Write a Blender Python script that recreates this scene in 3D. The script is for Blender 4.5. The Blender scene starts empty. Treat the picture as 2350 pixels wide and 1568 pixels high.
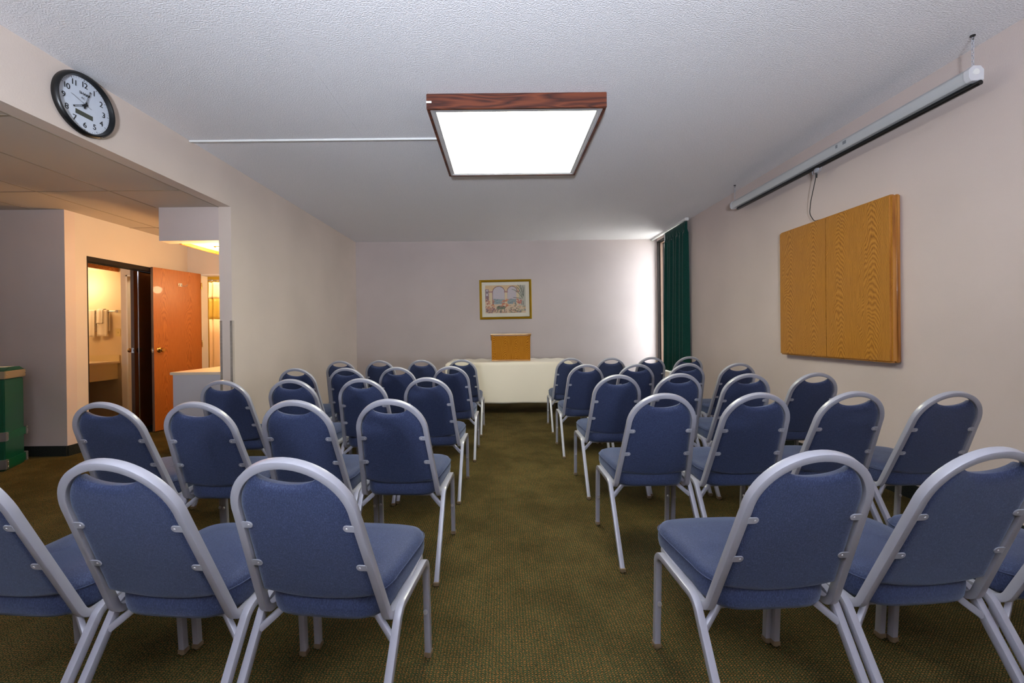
import bpy, bmesh, math, random
from mathutils import Vector, Matrix
random.seed(7)
S = bpy.context.scene
COL = S.collection
PI = math.pi
R = math.radians

# ------------------------------------------------------------------ camera
F, HC = 947.0, 1.172
ROLL, PITCH = R(.6), R(.22)
PPX, PPY = 1152.0, 762 + F*math.tan(R(.22))
cam = bpy.data.cameras.new('camera'); co = bpy.data.objects.new('camera', cam); COL.objects.link(co)
cam.sensor_width = 36; cam.lens = 36*F/2350; cam.clip_start = .02; cam.clip_end = 200
cam.shift_x = (1175-PPX)/2350; cam.shift_y = -(784-PPY)/2350
fw = Vector((0, math.cos(PITCH), -math.sin(PITCH))); up = Vector((0, math.sin(PITCH), math.cos(PITCH))); rt = Vector((1, 0, 0))
cr = rt*math.cos(ROLL) - up*math.sin(ROLL); cu = rt*math.sin(ROLL) + up*math.cos(ROLL)
m3 = Matrix((cr, cu, -fw)).transposed()
co.matrix_world = Matrix.Translation((0, 0, HC)) @ m3.to_4x4()
S.camera = co

# ------------------------------------------------------------------ materials
def lin(c):
    return tuple(((v/255)/12.92 if v/255 <= .04045 else ((v/255+.055)/1.055)**2.4) for v in c) + (1,)
MATS = {}
def mat(name, rgb, rough=.5, metal=0, spec=.5, sheen=0, coat=0, trans=0, emis=None, es=0, alpha=1):
    m = bpy.data.materials.new(name); m.use_nodes = True
    b = m.node_tree.nodes['Principled BSDF']
    b.inputs['Base Color'].default_value = lin(rgb)
    b.inputs['Roughness'].default_value = rough
    b.inputs['Metallic'].default_value = metal
    b.inputs['Specular IOR Level'].default_value = spec
    b.inputs['Sheen Weight'].default_value = sheen
    b.inputs['Coat Weight'].default_value = coat
    b.inputs['Transmission Weight'].default_value = trans
    b.inputs['Alpha'].default_value = alpha
    if emis:
        b.inputs['Emission Color'].default_value = lin(emis); b.inputs['Emission Strength'].default_value = es
    MATS[name] = m
    return m
def nd(m, t, **k):
    n = m.node_tree.nodes.new(t)
    for a, v in k.items():
        if a in n.inputs: n.inputs[a].default_value = v
        else: setattr(n, a, v)
    return n
def lk(m, a, b): m.node_tree.links.new(a, b)
def coords(m, scale=(1, 1, 1), rot=(0, 0, 0), kind='Object'):
    tc = nd(m, 'ShaderNodeTexCoord'); mp = nd(m, 'ShaderNodeMapping')
    mp.inputs['Scale'].default_value = scale; mp.inputs['Rotation'].default_value = rot
    lk(m, tc.outputs[kind], mp.inputs['Vector']); return mp.outputs['Vector']
def ramp(m, src, stops):
    r = nd(m, 'ShaderNodeValToRGB')
    el = r.color_ramp.elements
    while len(el) < len(stops): el.new(.5)
    for e, (p, c) in zip(el, stops): e.position = p; e.color = c if len(c) == 4 else lin(c)
    lk(m, src, r.inputs['Fac']); return r.outputs['Color']
def bump(m, src, strength, dist):
    b = nd(m, 'ShaderNodeBump'); b.inputs['Strength'].default_value = strength; b.inputs['Distance'].default_value = dist
    lk(m, src, b.inputs['Height']); lk(m, b.outputs['Normal'], m.node_tree.nodes['Principled BSDF'].inputs['Normal'])
def base(m, c): lk(m, c, m.node_tree.nodes['Principled BSDF'].inputs['Base Color'])
def noise(m, vec, scale, detail=2, rough=.5, dist=0):
    n = nd(m, 'ShaderNodeTexNoise'); n.inputs['Scale'].default_value = scale; n.inputs['Detail'].default_value = detail
    n.inputs['Roughness'].default_value = rough; n.inputs['Distortion'].default_value = dist
    lk(m, vec, n.inputs['Vector']); return n.outputs['Fac']
def mixc(m, f, a, b, mode='MIX'):
    x = nd(m, 'ShaderNodeMix', data_type='RGBA', blend_type=mode)
    for i, v in ((0, f), (6, a), (7, b)):
        if hasattr(v, 'links') or isinstance(v, bpy.types.NodeSocket): lk(m, v, x.inputs[i])
        else: x.inputs[i].default_value = v
    return x.outputs[2]
def mth(m, op, a, b=None, c=None):
    x = nd(m, 'ShaderNodeMath', operation=op)
    for i, v in enumerate((a, b, c)):
        if v is None: continue
        if isinstance(v, bpy.types.NodeSocket): lk(m, v, x.inputs[i])
        else: x.inputs[i].default_value = v
    return x.outputs[0]

def wallmat(name, rgb, sc=160, st=.25):
    m = mat(name, rgb, rough=.75, spec=.25)
    v = coords(m)
    f = noise(m, v, sc, 3, .6)
    c = ramp(m, noise(m, v, 1.3, 3), [(.3, tuple(x*.975 for x in rgb)), (.7, tuple(min(255, x*1.015) for x in rgb))])
    base(m, c); bump(m, f, st, .003); return m
wallmat('wall_paint', (196, 184, 180))
wallmat('wall_cream', (217, 202, 190))
wallmat('wall_side', (205, 190, 183))
wallmat('warm_wall', (206, 196, 186))
# popcorn ceiling
m = mat('textured_ceiling', (226, 226, 228), rough=.85, spec=.2)
v = coords(m, (1, 1.0, 1))
n1 = noise(m, v, 125, 2, .5, 0)
n2 = noise(m, v, 260, 2, .5)
hh = mth(m, 'ADD', ramp(m, n1, [(.38, (0, 0, 0, 1)), (.62, (1, 1, 1, 1))]), mth(m, 'MULTIPLY', n2, .35))
bump(m, hh, .4, .0042)
base(m, ramp(m, n1, [(.35, (222, 220, 222)), (.65, (238, 236, 238))]))
# dropped ceiling tile
m = mat('ceiling_tile', (196, 184, 172), rough=.8, spec=.2)
v = coords(m); bump(m, noise(m, v, 220, 3, .7), .3, .002)
mat('tile_grid', (150, 136, 118), rough=.5)
# carpet
m = mat('carpet', (60, 60, 40), rough=1, spec=.05, sheen=.0)
v = coords(m)
sp = nd(m, 'ShaderNodeSeparateXYZ'); 
nz = nd(m, 'ShaderNodeTexNoise'); nz.inputs['Scale'].default_value = 90; lk(m, v, nz.inputs['Vector'])
lk(m, v, sp.inputs[0])
jx = mth(m, 'MULTIPLY', mth(m, 'SUBTRACT', nz.outputs['Fac'], .5), .014)
X = mth(m, 'ADD', sp.outputs[0], jx); Y = mth(m, 'ADD', sp.outputs[1], jx)
ka, kb = 2*PI/.024, 2*PI/.017
a1 = mth(m, 'SINE', mth(m, 'ADD', mth(m, 'MULTIPLY', X, ka), mth(m, 'MULTIPLY', Y, kb)))
a2 = mth(m, 'SINE', mth(m, 'SUBTRACT', mth(m, 'MULTIPLY', X, ka), mth(m, 'MULTIPLY', Y, kb)))
pr = mth(m, 'MULTIPLY', a1, a2)
fine = noise(m, v, 300, 2, .7)
dark, green, tan, red = (22, 30, 22), (52, 82, 56), (136, 114, 58), (166, 90, 56)
c0 = ramp(m, mth(m, 'ADD', mth(m, 'MULTIPLY', pr, .5), .5), [(.0, green), (.22, green), (.36, dark), (.6, dark), (.76, tan), (.97, red)])
c1 = ramp(m, fine, [(.38, (22, 28, 20)), (.5, (70, 70, 38)), (.62, (120, 94, 54))])
c2 = mixc(m, .5, c0, c1)
st = ramp(m, noise(m, v, 3.2, 4, .6), [(.36, (.55, .55, .55, 1)), (.6, (1, 1, 1, 1))])
c3 = mixc(m, .8, c2, st, 'MULTIPLY')
base(m, c3); bump(m, mth(m, 'ADD', pr, mth(m, 'MULTIPLY', fine, 2)), .5, .003)
# cove base: same weave, near black
m = mat('carpet_base', (38, 42, 40), rough=.9, spec=.1); v = coords(m)
base(m, ramp(m, noise(m, v, 190, 2, .7), [(.4, (26, 30, 30)), (.65, (52, 54, 48))]))
# blue fabric
m = mat('blue_fabric', (60, 78, 120), rough=.65, spec=.35, sheen=.42)
m.node_tree.nodes['Principled BSDF'].inputs['Sheen Roughness'].default_value = .45
m.node_tree.nodes['Principled BSDF'].inputs['Sheen Tint'].default_value = lin((176, 188, 208))
v = coords(m, (1, 1, .5))
f1 = noise(m, v, 330, 4, .8); f2 = noise(m, coords(m), 9, 3, .6)
c = ramp(m, f1, [(.34, (24, 33, 58)), (.5, (42, 53, 86)), (.66, (72, 83, 114))])
base(m, mixc(m, .2, c, ramp(m, f2, [(.3, (34, 43, 73)), (.7, (50, 61, 94))])))
bump(m, f1, .35, .0012)
mat('chair_metal', (152, 152, 161), rough=.32, spec=.6, coat=.3)
mat('bracket_metal', (164, 166, 176), rough=.4, metal=.2)
mat('screw_metal', (200, 200, 204), rough=.3, metal=.6)
mat('glide_plastic', (122, 104, 80), rough=.3)
mat('glide_tip', (190, 190, 190), rough=.3, metal=.6)
# oak
def cathedral(name, a, b, c, cross, period, zs=28, K=1500, rough=.35, coat=.2, seed=0, wob=.02):
    m = mat(name, b, rough=rough, coat=coat)
    tc = nd(m, 'ShaderNodeTexCoord'); sp = nd(m, 'ShaderNodeSeparateXYZ'); lk(m, tc.outputs['Object'], sp.inputs[0])
    Y_ = sp.outputs[{'x': 0, 'y': 1}[cross]]; Z_ = sp.outputs[2]
    mp = nd(m, 'ShaderNodeMapping'); mp.inputs['Scale'].default_value = (6, 6, 1.6); mp.inputs['Location'].default_value = (seed, seed, 0); lk(m, tc.outputs['Object'], mp.inputs['Vector'])
    n0 = noise(m, mp.outputs[0], 1, 3, .55)
    mp2 = nd(m, 'ShaderNodeMapping'); mp2.inputs['Scale'].default_value = (260, 260, 9); lk(m, tc.outputs['Object'], mp2.inputs['Vector'])
    n2 = noise(m, mp2.outputs[0], 1, 3, .6)
    mp3 = nd(m, 'ShaderNodeMapping'); mp3.inputs['Scale'].default_value = (60, 60, 30); lk(m, tc.outputs['Object'], mp3.inputs['Vector'])
    n3 = noise(m, mp3.outputs[0], 1, 2, .5)
    yw = mth(m, 'ADD', Y_, mth(m, 'MULTIPLY', mth(m, 'SUBTRACT', n0, .5), wob*3))
    yy = mth(m, 'MULTIPLY', mth(m, 'SUBTRACT', mth(m, 'FRACT', mth(m, 'MULTIPLY', yw, 1/period)), .5), period)
    f = mth(m, 'ADD', mth(m, 'MULTIPLY', Z_, zs), mth(m, 'MULTIPLY', mth(m, 'MULTIPLY', yy, yy), K))
    f = mth(m, 'ADD', f, mth(m, 'ADD', mth(m, 'MULTIPLY', n0, 9), mth(m, 'MULTIPLY', n3, .45)))
    tri = mth(m, 'ABSOLUTE', mth(m, 'SUBTRACT', mth(m, 'FRACT', f), .5))
    g = mth(m, 'ADD', tri, mth(m, 'MULTIPLY', n2, .75))
    base(m, ramp(m, g, [(.28, a), (.52, b), (.85, c)])); bump(m, n2, .06, .001); return m
def wood(name, a, b, c, axis, sc=1.0, rough=.35, coat=.2, cath=True):
    m = mat(name, b, rough=rough, coat=coat)
    s = {'z': (7, 7, .75), 'x': (.9, 9, 9)}[axis]
    v = coords(m, tuple(q*sc for q in s))
    n = noise(m, v, 1.15, 2, .5, .5)
    rings = mth(m, 'FRACT', mth(m, 'MULTIPLY', n, 16 if cath else 8))
    tri = mth(m, 'ABSOLUTE', mth(m, 'SUBTRACT', rings, .5))
    s2 = {'z': (190, 190, 7), 'x': (7, 190, 190)}[axis]
    v2 = coords(m, tuple(q*sc for q in s2)); n2 = noise(m, v2, 1, 3, .6)
    g = mth(m, 'ADD', mth(m, 'MULTIPLY', tri, 1.2), mth(m, 'MULTIPLY', n2, .5))
    base(m, ramp(m, g, [(.22, a), (.5, b), (.85, c)])); bump(m, n2, .08, .001); return m
cathedral('oak', (122, 74, 12), (164, 106, 24), (186, 130, 46), 'y', .29, 24, 620, wob=.03)
wood('oak_edge', (140, 84, 26), (168, 106, 40), (190, 130, 58), 'z', cath=False)
cathedral('oak_lectern', (96, 52, 4), (152, 96, 16), (176, 118, 34), 'x', .17, 30, 1500, .8, 0)
MATS['oak_lectern'].node_tree.nodes['Principled BSDF'].inputs['Specular IOR Level'].default_value = .15
wood('oak_trim', (140, 90, 20), (166, 112, 32), (184, 132, 50), 'x', cath=False)
wood('walnut', (50, 20, 12), (84, 38, 22), (112, 56, 32), 'x', 1.0, .45, .05, False)
cathedral('door_veneer', (132, 72, 26), (156, 88, 32), (170, 100, 42), 'x', .33, 9, 700, .4, .1)
wood('fascia_wood', (150, 84, 30), (184, 108, 44), (200, 130, 60), 'x', 1, .4, .1, False)
mat('door_edge', (92, 70, 60), rough=.5)
mat('diffuser', (250, 250, 245), rough=.5, emis=(252, 250, 222), es=17)
mat('alu_trim', (200, 200, 204), rough=.4, metal=.3)
mat('white_plastic', (225, 225, 222), rough=.45)
mat('white_paint', (222, 220, 216), rough=.5)
mat('screen_case', (186, 188, 190), rough=.35, spec=.5)
mat('screen_cap', (204, 204, 208), rough=.4)
mat('black_plastic', (16, 16, 18), rough=.3)
mat('black_rubber', (14, 16, 18), rough=.6)
mat('chrome', (220, 220, 220), rough=.12, metal=1)
mat('brass', (196, 160, 96), rough=.2, metal=1)
mat('gold', (190, 156, 40), rough=.32, metal=.7)
mat('gold_dark', (136, 106, 20), rough=.4, metal=.6)
mat('mat_board', (214, 208, 192), rough=.8)
mat('clock_face', (208, 216, 228), rough=.5)
mat('clock_black', (10, 12, 14), rough=.35)
mat('clock_lcd', (72, 76, 66), rough=.25)
mat('ink', (18, 20, 24), rough=.6)
mat('grey_ink', (120, 124, 130), rough=.6)
mat('bronze_frame', (34, 28, 26), rough=.7, spec=.2)
mat('tan_frame', (120, 98, 84), rough=.7, spec=.2)
mat('heater_beige', (196, 188, 168), rough=.5)
mat('heater_grille', (90, 86, 78), rough=.6)
m = mat('cloth_white', (228, 219, 202), rough=.85, spec=.2, sheen=.2); v = coords(m); bump(m, noise(m, v, 500, 2), .15, .001)
m = mat('green_curtain', (18, 74, 62), rough=.85, spec=.15, sheen=.25); v = coords(m, (1, 1, .2))
base(m, ramp(m, noise(m, v, 300, 2), [(.35, (9, 50, 44)), (.65, (15, 68, 58))]))
mat('trunk_green', (4, 70, 48), rough=.35, coat=.3)
mat('trunk_band', (6, 78, 52), rough=.4)
mat('trunk_rim', (168, 150, 122), rough=.4, metal=.5)
mat('bracket_steel', (150, 146, 146), rough=.35, metal=.8)
mat('paper', (225, 222, 212), rough=.7)
mat('laminate_grey', (196, 192, 196), rough=.5)
mat('counter_top', (224, 206, 180), rough=.3)
mat('mirror', (205, 205, 205), rough=.02, metal=1)
mat('bathroom_wall', (226, 206, 172), rough=.7)
mat('bathroom_tile', (206, 172, 66), rough=.4)
mat('shower_cloth', (238, 206, 166), rough=.7)
mat('sheer_vinyl', (224, 190, 90), rough=.4, alpha=.55)
mat('towel', (236, 226, 208), rough=.95, sheen=.4)
mat('ivory_plate', (222, 206, 150), rough=.4)
mat('bulb', (255, 240, 210), emis=(255, 226, 176), es=120)
mat('downlight_bulb', (255, 240, 210), emis=(255, 214, 150), es=16)
mat('door_latch', (190, 190, 190), rough=.25, metal=1)
mat('table_black', (20, 20, 22), rough=.5)
mat('table_top', (150, 120, 90), rough=.5)
mat('pillar_ext', (200, 190, 196), rough=.8)
mat('ext_block', (226, 220, 205), rough=.8)
mat('clear_plastic', (222, 216, 204), rough=.25, alpha=.22)
mat('vanity_beige', (222, 204, 160), rough=.5)
m = mat('glass', (255, 255, 255), rough=0, trans=1); m.node_tree.nodes['Principled BSDF'].inputs['IOR'].default_value = 1.02

# ------------------------------------------------------------------ mesh helpers
class MB:
    def __init__(s): s.bm = bmesh.new(); s.mi = 0
    def _tag(s, fs):
        for f in fs: f.material_index = s.mi
    def box(s, x0, x1, y0, y1, z0, z1, M=None):
        vs = [s.bm.verts.new(Vector(p) if M is None else M @ Vector(p)) for p in
              [(x0,y0,z0),(x1,y0,z0),(x1,y1,z0),(x0,y1,z0),(x0,y0,z1),(x1,y0,z1),(x1,y1,z1),(x0,y1,z1)]]
        fs = [s.bm.faces.new([vs[i] for i in q]) for q in [(0,3,2,1),(4,5,6,7),(0,1,5,4),(1,2,6,5),(2,3,7,6),(3,0,4,7)]]
        s._tag(fs); return s
    def prism(s, poly, axis, a, b):
        # polygon in the two other axes, extruded along axis
        def P(p, t):
            return {'x': (t, p[0], p[1]), 'y': (p[0], t, p[1]), 'z': (p[0], p[1], t)}[axis]
        A = [s.bm.verts.new(P(p, a)) for p in poly]; B = [s.bm.verts.new(P(p, b)) for p in poly]
        n = len(poly); fs = [s.bm.faces.new(A[::-1]), s.bm.faces.new(B)]
        for i in range(n): fs.append(s.bm.faces.new([A[i], A[(i+1) % n], B[(i+1) % n], B[i]]))
        s._tag(fs); return s
    def cyl(s, p0, p1, r, r1=None, seg=16, cap=True):
        p0, p1 = Vector(p0), Vector(p1); r1 = r if r1 is None else r1
        d = (p1-p0).normalized(); a = d.orthogonal().normalized(); b = d.cross(a)
        A = []; B = []
        for i in range(seg):
            t = 2*PI*i/seg; q = a*math.cos(t)+b*math.sin(t)
            A.append(s.bm.verts.new(p0+q*r)); B.append(s.bm.verts.new(p1+q*r1))
        fs = [s.bm.faces.new([A[i], A[(i+1) % seg], B[(i+1) % seg], B[i]]) for i in range(seg)]
        if cap: fs += [s.bm.faces.new(A[::-1]), s.bm.faces.new(B)]
        s._tag(fs); return s
    def ball(s, c, r, sc=(1, 1, 1), seg=16):
        M = Matrix.Translation(c) @ Matrix.Diagonal((r*sc[0], r*sc[1], r*sc[2], 1))
        g = bmesh.ops.create_uvsphere(s.bm, u_segments=seg, v_segments=seg//2+2, radius=1, matrix=M)
        s._tag({f for v in g['verts'] for f in v.link_faces}); return s
    def lathe(s, prof, c, axis=(0, 0, 1), seg=32):
        # prof: (radius, height) list, around axis through c
        d = Vector(axis).normalized(); a = d.orthogonal().normalized(); b = d.cross(a); c = Vector(c)
        rings = []
        for r, h in prof:
            if r < 1e-6: rings.append([s.bm.verts.new(c+d*h)])
            else: rings.append([s.bm.verts.new(c+d*h+(a*math.cos(2*PI*i/seg)+b*math.sin(2*PI*i/seg))*r) for i in range(seg)])
        fs = []
        for A, B in zip(rings, rings[1:]):
            for i in range(seg):
                j = (i+1) % seg
                if len(A) == 1 and len(B) == 1: continue
                if len(A) == 1: fs.append(s.bm.faces.new([A[0], B[j], B[i]]))
                elif len(B) == 1: fs.append(s.bm.faces.new([A[i], A[j], B[0]]))
                else: fs.append(s.bm.faces.new([A[i], A[j], B[j], B[i]]))
        s._tag(fs); return s
    def sweep(s, pts, prof, ref, closed=False):
        # prof: list of (u, v) section points; u along ref-ish direction, v along cross
        pts = [Vector(p) for p in pts]; n = len(pts); u = Vector(ref).normalized(); rings = []
        prev = None
        for i in range(n):
            a = pts[(i-1) % n] if (closed or i > 0) else pts[i]
            b = pts[(i+1) % n] if (closed or i < n-1) else pts[i]
            t = (b-a).normalized()
            if prev is not None:
                q = prev.rotation_difference(t); u = q @ u
            u = (u - t*u.dot(t)).normalized(); w = t.cross(u); prev = t
            rings.append([s.bm.verts.new(pts[i]+u*p+w*q2) for p, q2 in prof])
        k = len(prof); fs = []
        rng = range(n if closed else n-1)
        for i in rng:
            A, B = rings[i], rings[(i+1) % n]
            for j in range(k): fs.append(s.bm.faces.new([A[j], A[(j+1) % k], B[(j+1) % k], B[j]]))
        if not closed: fs += [s.bm.faces.new(rings[0][::-1]), s.bm.faces.new(rings[-1])]
        s._tag(fs); return s
    def grid(s, fn, nu, nv, flip=False):
        V = [[s.bm.verts.new(fn(i/nu, j/nv)) for j in range(nv+1)] for i in range(nu+1)]
        fs = []
        for i in range(nu):
            for j in range(nv):
                q = [V[i][j], V[i+1][j], V[i+1][j+1], V[i][j+1]]
                fs.append(s.bm.faces.new(q[::-1] if flip else q))
        s._tag(fs); return V
    def build(s, name, mats, parent=None, bevel=0, seg=2, smooth=40, center=None, solid=0, subsurf=0):
        bmesh.ops.remove_doubles(s.bm, verts=s.bm.verts, dist=1e-5)
        bmesh.ops.recalc_face_normals(s.bm, faces=s.bm.faces)
        if bevel:
            es = [e for e in s.bm.edges if len(e.link_faces) == 2 and e.calc_face_angle(0) > R(30)]
            bmesh.ops.bevel(s.bm, geom=es, offset=bevel, segments=seg, affect='EDGES', clamp_overlap=True)
        me = bpy.data.meshes.new(name); 
        o = bpy.data.objects.new(name, me)
        if parent is None and center is None and s.bm.verts:
            xs = [v.co for v in s.bm.verts]
            c = Vector(((min(v.x for v in xs)+max(v.x for v in xs))/2, (min(v.y for v in xs)+max(v.y for v in xs))/2, min(v.z for v in xs)))
            bmesh.ops.translate(s.bm, verts=s.bm.verts, vec=-c); o.location = c
        s.bm.to_mesh(me); s.bm.free()
        for mm in (mats if isinstance(mats, (list, tuple)) else [mats]): me.materials.append(MATS[mm])
        if smooth:
            me.shade_smooth(); me.set_sharp_from_angle(angle=R(smooth))
        COL.objects.link(o); o.parent = parent
        if solid:
            md = o.modifiers.new('solid', 'SOLIDIFY'); md.thickness = solid; md.offset = 0
        if subsurf:
            md = o.modifiers.new('sub', 'SUBSURF'); md.levels = subsurf; md.render_levels = subsurf
        return o
def tag(o, label, cat, group=None, kind=None):
    if label: o['label'] = label
    if cat: o['category'] = cat
    if group: o['group'] = group
    if kind: o['kind'] = kind
    return o
def thing(name, label, cat, loc=(0, 0, 0), rz=0, group=None):
    o = bpy.data.objects.new(name, None); o.empty_display_size = .1; COL.objects.link(o)
    o.location = loc; o.rotation_euler = (0, 0, rz); return tag(o, label, cat, group)
def struct(o, label=None):
    o['kind'] = 'structure'
    if label: o['label'] = label
    return o
def rrect(w, h, r, n=3):
    out = []
    for cx, cy, a0 in ((w/2-r, h/2-r, 0), (-w/2+r, h/2-r, 90), (-w/2+r, -h/2+r, 180), (w/2-r, -h/2+r, 270)):
        for i in range(n+1):
            t = R(a0+90*i/n); out.append((cx+r*math.cos(t), cy+r*math.sin(t)))
    return out
def fillet(pts, radii, n=6):
    # polyline with rounded corners
    P = [Vector(p) for p in pts]; out = [P[0]]
    for i in range(1, len(P)-1):
        r = radii[i-1]
        if r <= 0: out.append(P[i]); continue
        a = (P[i-1]-P[i]).normalized(); b = (P[i+1]-P[i]).normalized()
        ang = a.angle(b); t = r/math.tan(ang/2); p0 = P[i]+a*t; p1 = P[i]+b*t
        c = P[i]+(a+b).normalized()*(r/math.sin(ang/2))
        v0 = p0-c; v1 = p1-c; th = v0.angle(v1)
        for k in range(n+1):
            s_ = k/n
            out.append(c+(v0*math.sin((1-s_)*th)+v1*math.sin(s_*th))/math.sin(th))
    out.append(P[-1]); return out

# ------------------------------------------------------------------ the room
H = 2.815; XL, XR, YB, YF = -2.62, 2.797, 7.443, -2.6
XLB = -2.74; ZH = 2.415; XA = -6.4; YA = 4.04; XV = -4.27; YV = 5.62
b = MB(); b.box(XA-.2, 3.1, YF-.15, 8.0, -.12, 0); struct(b.build('floor', 'carpet', smooth=0), 'dark green and brown woven carpet')
b = MB(); b.box(XLB, 3.05, YF-.1, YB+.12, H, H+.12); cei = struct(b.build('ceiling', 'textured_ceiling', smooth=0), 'white stippled concrete ceiling')
for xs in (1.248, -1.152):
    b = MB(); b.box(xs-.0028, xs+.0028, YF, YB, H-.0015, H); struct(b.build('trim_seam', 'textured_ceiling', smooth=0)).name = 'trim_1' if xs > 0 else 'trim_2'
b = MB(); b.box(XLB, XL, YF, YA-.03, ZH, H).box(XLB, XL, YA-.03, YB, 0, H); struct(b.build('wall_left', 'wall_cream', smooth=0), 'left wall with a wide opening under a header')
b = MB(); b.box(XLB, XR+.2, YB, YB+.12, 0, H); struct(b.build('wall_back', 'wall_paint', smooth=0))
WY0, WY1, WZ0, WZ1 = 6.30, 7.405, .52, 2.765
b = MB(); b.box(XR, XR+.2, YF, WY0, 0, H).box(XR, XR+.2, WY1, YB, 0, H).box(XR, XR+.2, WY0, WY1, 0, WZ0).box(XR, XR+.2, WY0, WY1, WZ1, H)
struct(b.build('wall_right', 'wall_side', smooth=0))
b = MB(); b.box(XA, XR+.2, YF-.12, YF, 0, H); struct(b.build('wall_front', 'wall_paint', smooth=0))
# alcove and vestibule on the left
b = MB(); b.box(XA, XLB, YF, YA-.03, ZH, ZH+.1).box(XV-.2, XLB, YA-.03, 7.6, ZH, ZH+.1).box(XA-.12, XV-.2, YA-.03, YA+.1, ZH, ZH+.1); struct(b.build('ceiling', 'ceiling_tile', smooth=0), 'lower tiled ceiling of the alcove').name = 'ceiling_alcove'
b = MB()
for gx in (-3.35, -3.965, -4.58, -5.19, -5.8): b.box(gx-.006, gx+.006, YF, YA-.03 if gx < -4.2 or gx > -3.5 else YV, ZH-.003, ZH)
for gy in (3.535, 2.315, 1.1, -.12, -1.34): b.box(XA, XLB, gy-.006, gy+.006, ZH-.003, ZH)
b.box(XV, -3.32, 4.755-.006, 4.755+.006, ZH-.003, ZH)
b.box(XLB-.004, XLB+.004, YF, YA-.03, ZH-.004, ZH)
struct(b.build('trim_3', 'tile_grid', smooth=0), 'grid of the tiled alcove ceiling')
b = MB(); b.box(XA, XV, YA, YA+.1, 0, ZH); struct(b.build('wall_alcove', 'wall_side', smooth=0), 'short grey wall beside the green trunk')
b = MB(); b.box(XA-.12, XA, YF, YA+.1, 0, ZH); struct(b.build('wall_alcove_side', 'wall_side', smooth=0))
# wall with the mirrored closet opening
MY0, MY1, MZ = 4.253, 5.56, 2.0
b = MB(); b.box(XV-.1, XV, YA+.1, MY0, 0, ZH).box(XV-.1, XV, MY1, YV, 0, ZH).box(XV-.1, XV, MY0, MY1, MZ, ZH)
struct(b.build('wall_vestibule', 'warm_wall', smooth=0), 'warm lit vestibule wall around the closet')
b = MB(); b.box(XV-.75, XV-.1, MY0-.1, MY0, 0, ZH).box(XV-.75, XV-.1, MY1, MY1+.06, 0, ZH).box(XV-.85, XV-.75, MY0-.1, MY1+.1, 0, ZH)
struct(b.build('wall_closet', 'bronze_frame', smooth=0))
# end wall of vestibule with the bathroom doorway
DX0, DX1, DZ = -4.10, -3.58, 2.0
b = MB(); b.box(XV-1.2, DX0, YV, YV+.1, 0, ZH).box(DX1, -3.5, YV, YV+.1, 0, ZH).box(DX0, DX1, YV, YV+.1, DZ, ZH)
struct(b.build('wall_vestibule_end', 'warm_wall', smooth=0), 'vestibule end wall over the bathroom doorway')
b = MB(); b.box(-3.56, -3.5, YV+.1, 7.5, 0, ZH); struct(b.build('wall_bathroom_side', 'bathroom_wall', smooth=0))
b = MB(); b.box(-3.5, XLB, 5.89, 5.99, 0, ZH); struct(b.build('wall_vanity', 'bathroom_wall', smooth=0))
b = MB(); b.box(XV-1.2, -3.56, 7.3, 7.4, 0, ZH).box(XV-1.3, XV-1.2, YV, 7.4, 0, ZH); struct(b.build('wall_bathroom', 'bathroom_tile', smooth=0))
b = MB(); b.box(XV-1.3, XV-.2, YV, 7.6, ZH, ZH+.1); struct(b.build('ceiling', 'ceiling_tile', smooth=0)).name = 'ceiling_bathroom'
# door jamb lining
b = MB(); b.box(DX0, DX0+.02, YV-.012, YV+.112, 0, DZ).box(DX1-.02, DX1, YV-.012, YV+.112, 0, DZ).box(DX0, DX1, YV-.012, YV+.112, DZ-.02, DZ)
struct(b.build('trim_4', 'white_paint', smooth=0), 'pale jamb of the bathroom doorway')
# soffit over the vanity counter
b = MB(); b.box(-3.32, XLB, YA-.03, YA+.10, 2.09, ZH).box(-3.2, XLB, YA+.10, 5.89, 2.115, ZH)
struct(b.build('wall_soffit', 'wall_side', smooth=0), 'soffit hanging over the vanity counter')
b = MB(); b.box(-3.225, -3.2, YA+.10, 5.89, 2.085, ZH); struct(b.build('trim_5', 'fascia_wood', smooth=0), 'orange wooden edge strip under the soffit')
# base boards
BH = .10
def base_b(n, *a):
    b = MB(); b.box(*a); struct(b.build(n, 'carpet_base', smooth=0))
base_b('baseboard_back', XL, XR, YB-.012, YB, 0, BH)
base_b('baseboard_left', XL, XL+.012, YA-.03, YB-.012, 0, BH)
base_b('baseboard_right', XR-.012, XR, YF, YB-.012, 0, BH)
base_b('baseboard_alcove', XA, XV, YA-.012, YA, 0, BH)
base_b('baseboard_vestibule', XV, XV+.012, YA, MY0, 0, BH)
# clear corner guards on the end of the left wall
for i, (x0, x1, x2, x3) in enumerate(((XL-.022, XL+.002, XL, XL+.0022), (XLB-.002, XLB+.022, XLB-.0022, XLB))):
    b = MB(); b.box(x0, x1, YA-.0325, YA-.030, .1, 1.31)
    b.box(x2, x3, YA-.03, YA-.004, .1, 1.31); struct(b.build('trim_%d' % (6+i), 'clear_plastic', smooth=0), 'clear plastic corner guard on the wall end')

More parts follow.
